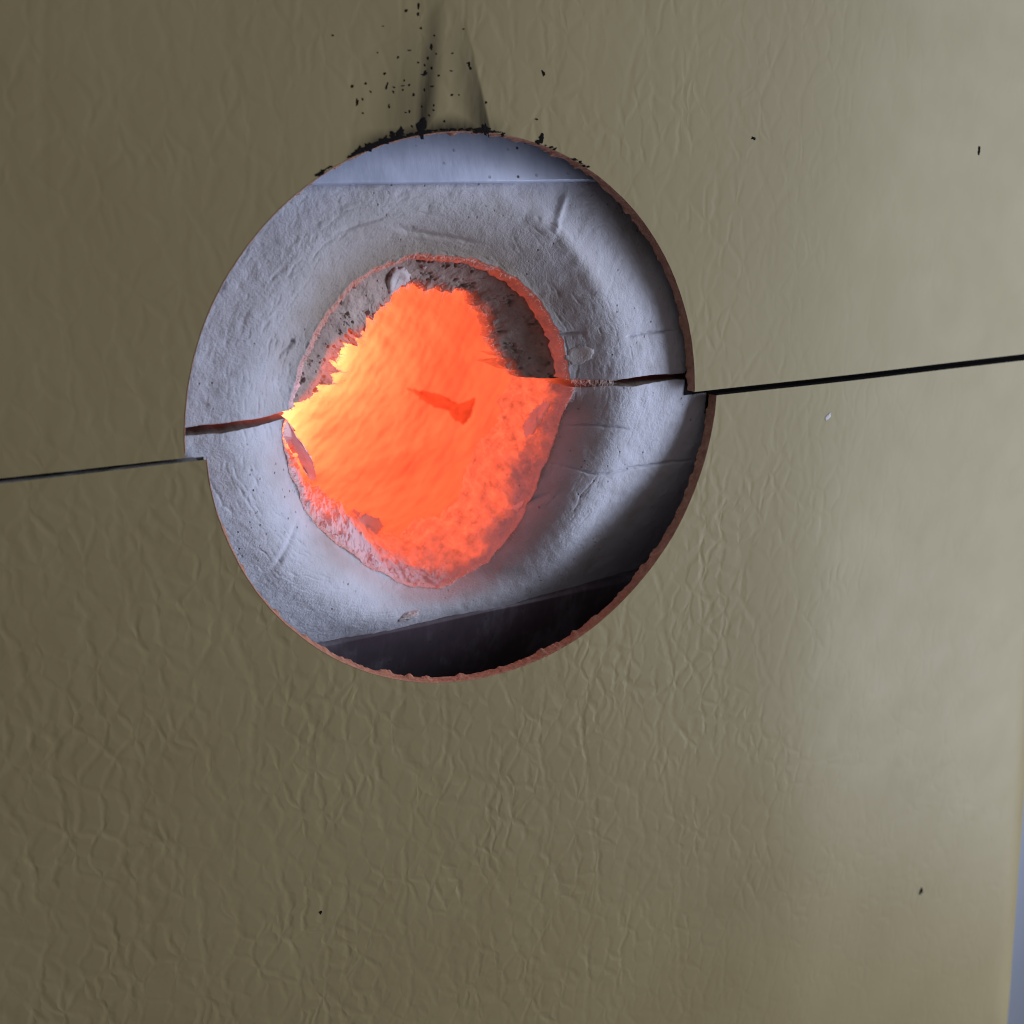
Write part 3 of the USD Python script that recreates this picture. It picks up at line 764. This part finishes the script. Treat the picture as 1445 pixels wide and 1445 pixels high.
def flake(parent, name, pix, source, lift, material, label=None, thick=0.0008, seed=0):
    """A thin slab whose outline is measured in the picture and which lies on a fibre surface."""
    V = source.reshape(-1, 3)
    pp = project(V)
    x0, y0 = np.min(pix, 0) - 40
    x1, y1 = np.max(pix, 0) + 40
    near = (pp[:, 0] > x0) & (pp[:, 0] < x1) & (pp[:, 1] > y0) & (pp[:, 1] < y1)
    pts, val = pp[near], V[near]
    poly = Polygon(pix).buffer(0)
    ring = np.array(poly.exterior.segmentize(3.0).coords)[:-1]
    r = np.random.default_rng(seed)
    ring = ring + r.normal(0, 1.1, ring.shape)
    c = np.array(poly.representative_point().coords[0])
    k = np.linspace(1, 0.12, 7)
    Q = c + (ring - c)[None] * k[:, None, None]
    W = griddata(pts, val, Q.reshape(-1, 2), method="linear")
    bad = np.isnan(W[:, 0])
    if bad.any():
        W[bad] = griddata(pts, val, Q.reshape(-1, 2)[bad], method="nearest")
    view = EYE - W
    view /= np.linalg.norm(view, axis=1, keepdims=True)
    prof = np.repeat(lift * np.sin(np.clip((1 - k) * 3.2, 0, 1) * math.pi / 2), len(ring))
    top = (W + view * prof[:, None]).reshape(len(k), len(ring), 3)
    # smooth the slab's face along its rows, so that it reads as a hardened skin
    for _ in range(6):
        mid = (np.roll(top, 1, 1) + np.roll(top, -1, 1)) / 2
        top[1:] = 0.5 * top[1:] + 0.5 * mid[1:]
    low = (W.reshape(len(k), len(ring), 3)[0] - view.reshape(len(k), len(ring), 3)[0] * thick)[None]
    P = np.concatenate([low, top, np.broadcast_to(top[-1].mean(0), (1, len(ring), 3))])
    P = np.concatenate([P, P[:, :1]], 1)
    return part(name, grid(P), material, parent, smooth=True, **({"label": label} if label else {}))


face_u, face_l, throat = P_u[:230], P_l[:230], P_l[229:]
flake(block_u, "hardened_patch", [(803, 492), (822, 488), (838, 492), (834, 505), (820, 514), (806, 514), (797, 505)], face_u, 0.00015, "fibre_loose", "smooth pale chip at the right end of the arch")
flake(block_u, "loose_flake", [(551, 381), (560, 376), (570, 378), (580, 390), (578, 398), (566, 402), (556, 412), (550, 418), (546, 402)], P_i[:90], 0.0018, "fibre_loose", "white flake of fibre on the burnt layer")
flake(block_u, "loose_flake", [(596, 374), (604, 375), (602, 381), (595, 380)], P_i[:90], 0.0012, "fibre_loose")
flake(block_l, "hardened_patch", [(410, 598), (420, 606), (432, 630), (441, 655), (446, 672), (440, 680), (430, 668), (418, 640), (408, 612)], throat, 0.0006, "hardened_fibre", "long lilac patch on the left of the throat", seed=1)
flake(block_l, "hardened_patch", [(738, 612), (740, 595), (752, 578), (768, 566), (778, 562), (776, 576), (762, 598), (750, 618), (742, 622)], throat, 0.0007, "hardened_fibre", "lilac patch on the right of the throat", seed=2)
flake(block_l, "hardened_patch", [(498, 742), (506, 730), (516, 724), (534, 732), (541, 742), (534, 756), (522, 764), (508, 760)], throat, 0.0012, "hardened_fibre", "smooth lump on the bottom left of the throat", seed=3)
flake(block_l, "hardened_patch", [(497, 712), (512, 700), (528, 700), (530, 712), (520, 722), (505, 724)], throat, 0.0008, "hardened_fibre", seed=4)
flake(block_l, "hardened_patch", [(724, 716), (735, 708), (742, 706), (738, 716), (728, 722)], throat, 0.0008, "hardened_fibre", seed=5)
flake(block_l, "loose_flake", [(563, 770), (566, 756), (574, 744), (578, 747), (572, 762), (567, 774)], throat, 0.0012, "hardened_fibre", "thin upright sliver in the throat", seed=6)

crumb = thing("fibre_crumb", "small pink white crumb of fibre lying on the joint above the dark lower steel", "crumb")

# hairs of fibre along the torn edges
def hairs(parent, roots, out, length, width, seed, name="loose_fibre"):
    r = np.random.default_rng(seed)
    pts, counts, widths = [], [], []
    for p, o in zip(roots, out):
        d = o + r.normal(0, 0.6, 3)
        d /= np.linalg.norm(d)
        L = length * r.uniform(0.3, 1.3)
        curl = r.normal(0, 0.5, 3)
        for s in np.linspace(-0.1, 1, 6):
            pts.append(p + d * L * s + curl * L * s * s * 0.6)
        counts.append(6)
        widths += list(width * np.linspace(1, 0.35, 6))
    c = UsdGeom.BasisCurves.Define(stage, numbered(str(parent.GetPath()), name))
    c.CreateTypeAttr("linear")
    c.CreatePointsAttr(Vt.Vec3fArray.FromNumpy(np.array(pts, np.float32)))
    c.CreateCurveVertexCountsAttr(Vt.IntArray.FromNumpy(np.array(counts, np.int32)))
    c.CreateWidthsAttr(Vt.FloatArray.FromNumpy(np.array(widths, np.float32)))
    c.SetWidthsInterpolation("vertex")
    UsdShade.MaterialBindingAPI.Apply(c.GetPrim()).Bind(UsdShade.Material.Get(stage, "/World/Looks/fibre_hair"))
    said(c.GetPrim(), kind="stuff")


def inward(P):
    d = np.stack([CX - P[:, 0], 0 * P[:, 0], CZ - P[:, 2]], -1)
    return d / np.linalg.norm(d, axis=1, keepdims=True)


e = P_i[89]
k = rng.integers(0, len(e), 420)
hairs(block_u, e[k], inward(e[k]), 0.0016, 0.00016, 1)
e = P_u[233]
k = rng.integers(0, len(e), 520)
hairs(block_u, e[k], inward(e[k]) + [0, -0.6, 0], 0.0009, 0.00013, 2)
e = P_l[231]
k = rng.integers(0, len(e), 900)
hairs(block_l, e[k], inward(e[k]) + [0, -0.9, 0], 0.0014, 0.00013, 3)
e = P_u[120:229, 2]
k = rng.integers(60, len(e), 90)
hairs(block_u, e[k], np.tile([0.2, -0.6, -1.0], (90, 1)), 0.0022, 0.00015, 4)

# ---------------------------------------------------------------- steel casing above and below the fibre
def casing(z_edge, up, slope, lip_r, label):
    t = thing("steel_casing", label, "casing")
    k = 1 if up else -1
    dz = z_edge - SEAM
    yb = Y0 + 0.5 * dz ** 2 / (R_TOP if up else R_BOT)
    face = yb - (0.0030 if up else 0.0012)
    prof = [(z_edge, face + 0.020), (z_edge, face + lip_r)]
    for b in np.linspace(0, 1, 9)[1:]:
        ang = b * (math.pi / 2 - slope)
        prof.append((z_edge + k * lip_r * (1 - math.cos(ang)), face + lip_r * (1 - math.sin(ang))))
    zc, yc = prof[-1]
    for d in np.linspace(0, 0.09, 24)[1:]:
        prof.append((zc + k * d, yc + d * math.tan(slope) + (0.5 * d * d / 0.12)))
    prof = np.array(prof)
    x = np.linspace(-0.16, 0.18, 160)
    P = np.stack([np.broadcast_to(x, (len(prof), len(x))), prof[:, 1:] + 0 * x, prof[:, :1] + 0 * x], -1)
    P = P.copy()
    P[..., 1] += 0.0007 * fb(P[..., 0], P[..., 1], P[..., 2], (30, 30, 30), 3, 5)
    P[..., 2] += 0.0005 * fb(P[..., 0], 0, 0, (60, 1, 1), 4, 6 + up)
    edge = Polygon([(-0.34, SEAM + 0.0015), (0.25, SEAM + 0.0015), (0.25, 0.23), (-0.34, 0.23)]) if up else Polygon([(-0.34, -0.5), (0.25, -0.5), (0.25, SEAM - 0.0015), (-0.34, SEAM - 0.0015)])
    plate = trimesh.creation.extrude_polygon(edge.difference(Point(CX, CZ).buffer(0.078, 64)), 0.003, engine="earcut")
    plate.apply_transform(np.array([[1, 0, 0, 0], [0, 0, 1, 0.052], [0, 1, 0, 0], [0, 0, 0, 1.0]]))
    plate.invert()
    part("added_dark_plate", plate, "shaded_steel", t, smooth=False)  # unseen plate added to keep the joint dark and stop light leaks
    part("casing_plate", grid(P, flip=not up), "casing_steel" if up else "shaded_steel", t, smooth=True)
    return t, prof


case_u, prof_u = casing(Z_TOP, True, math.radians(16), 0.0010, "upper pale blue grey steel casing strip above the fibre, in the top of the hole")
case_l, prof_l = casing(Z_BOT, False, math.radians(14), 0.0026, "lower steel casing strip with shade painted near-black, below the fibre, in the bottom of the hole")

# scratches on the lower casing
def on_case(px, py, prof):
    y = np.interp(0, [0, 1], [prof[10, 1], prof[10, 1]])
    for _ in range(30):
        q = at(px, py, y)
        z = np.clip(q[2], prof[-1, 0], prof[2, 0])
        y = np.interp(-z, -prof[2:, 0], prof[2:, 1])
    return at(px, py, y - 0.0001)


# the crumb
ic = trimesh.creation.icosphere(4)
v = ic.vertices * [0.0034, 0.0014, 0.0011]
v = v * (1 + 0.9 * (meshkit.fbm(ic.vertices * 2.4, 4, 31) - 0.5))[:, None]
ca, sa = math.cos(0.12), math.sin(0.12)
ic.vertices = np.c_[v[:, 0] * ca - v[:, 2] * sa, v[:, 1], v[:, 0] * sa + v[:, 2] * ca] + at(575, 869, float(body_y(Z_BOT)) - 0.0016)
part("crumb_body", ic, "fibre_loose", crumb, smooth=True)

# ---------------------------------------------------------------- the glowing chamber
def chamber():
    c = np.array([0.006, 0.118, -0.008])
    ax = np.array([0.098, 0.078, 0.082])
    n, k = 420, 300
    th = np.linspace(0.0, 2.25, k)[:, None]          # from the far pole forward
    ph = np.linspace(0, 2 * np.pi, n)[None]
    D = np.stack([np.sin(th) * np.cos(ph), np.cos(th) + 0 * ph, np.sin(th) * np.sin(ph)], -1)
    P = c + D * ax
    q = np.stack([np.cos(ph) * np.sin(th), np.sin(ph) * np.sin(th), np.cos(th) + 0 * ph], -1)
    bump = 0.005 * (meshkit.fbm(q * 4, 3, 5) - 0.5) + 0.0010 * (meshkit.fbm(q * 16, 3, 6) - 0.5)
    return grid(P - D * bump[..., None], flip=True)


room = thing("firing_chamber", "glowing orange inner wall of the chamber seen through the torn opening", "furnace chamber")
ch = chamber()
part("hot_wall", ch, "hot_wall", room, smooth=True)
far = ch.vertices[ch.vertices[:, 1] > 0.11]
flake(room, "dent_shade_patch", [(655, 600), (640, 592), (632, 578), (612, 574), (592, 562), (574, 547), (600, 551), (630, 560), (648, 572), (660, 566), (671, 561), (668, 578), (661, 592)], far, 0.0005, "dent_shade", "dark red patch painted for a shaded dent in the glowing wall", thick=0.0002, seed=9)

# ---------------------------------------------------------------- behind the furnace
wall = trimesh.creation.box([6, 0.05, 4])
wall.apply_translation([1.2, 0.42, 0])
said(part("background_wall", wall, "grey_wall", smooth=False), kind="structure")
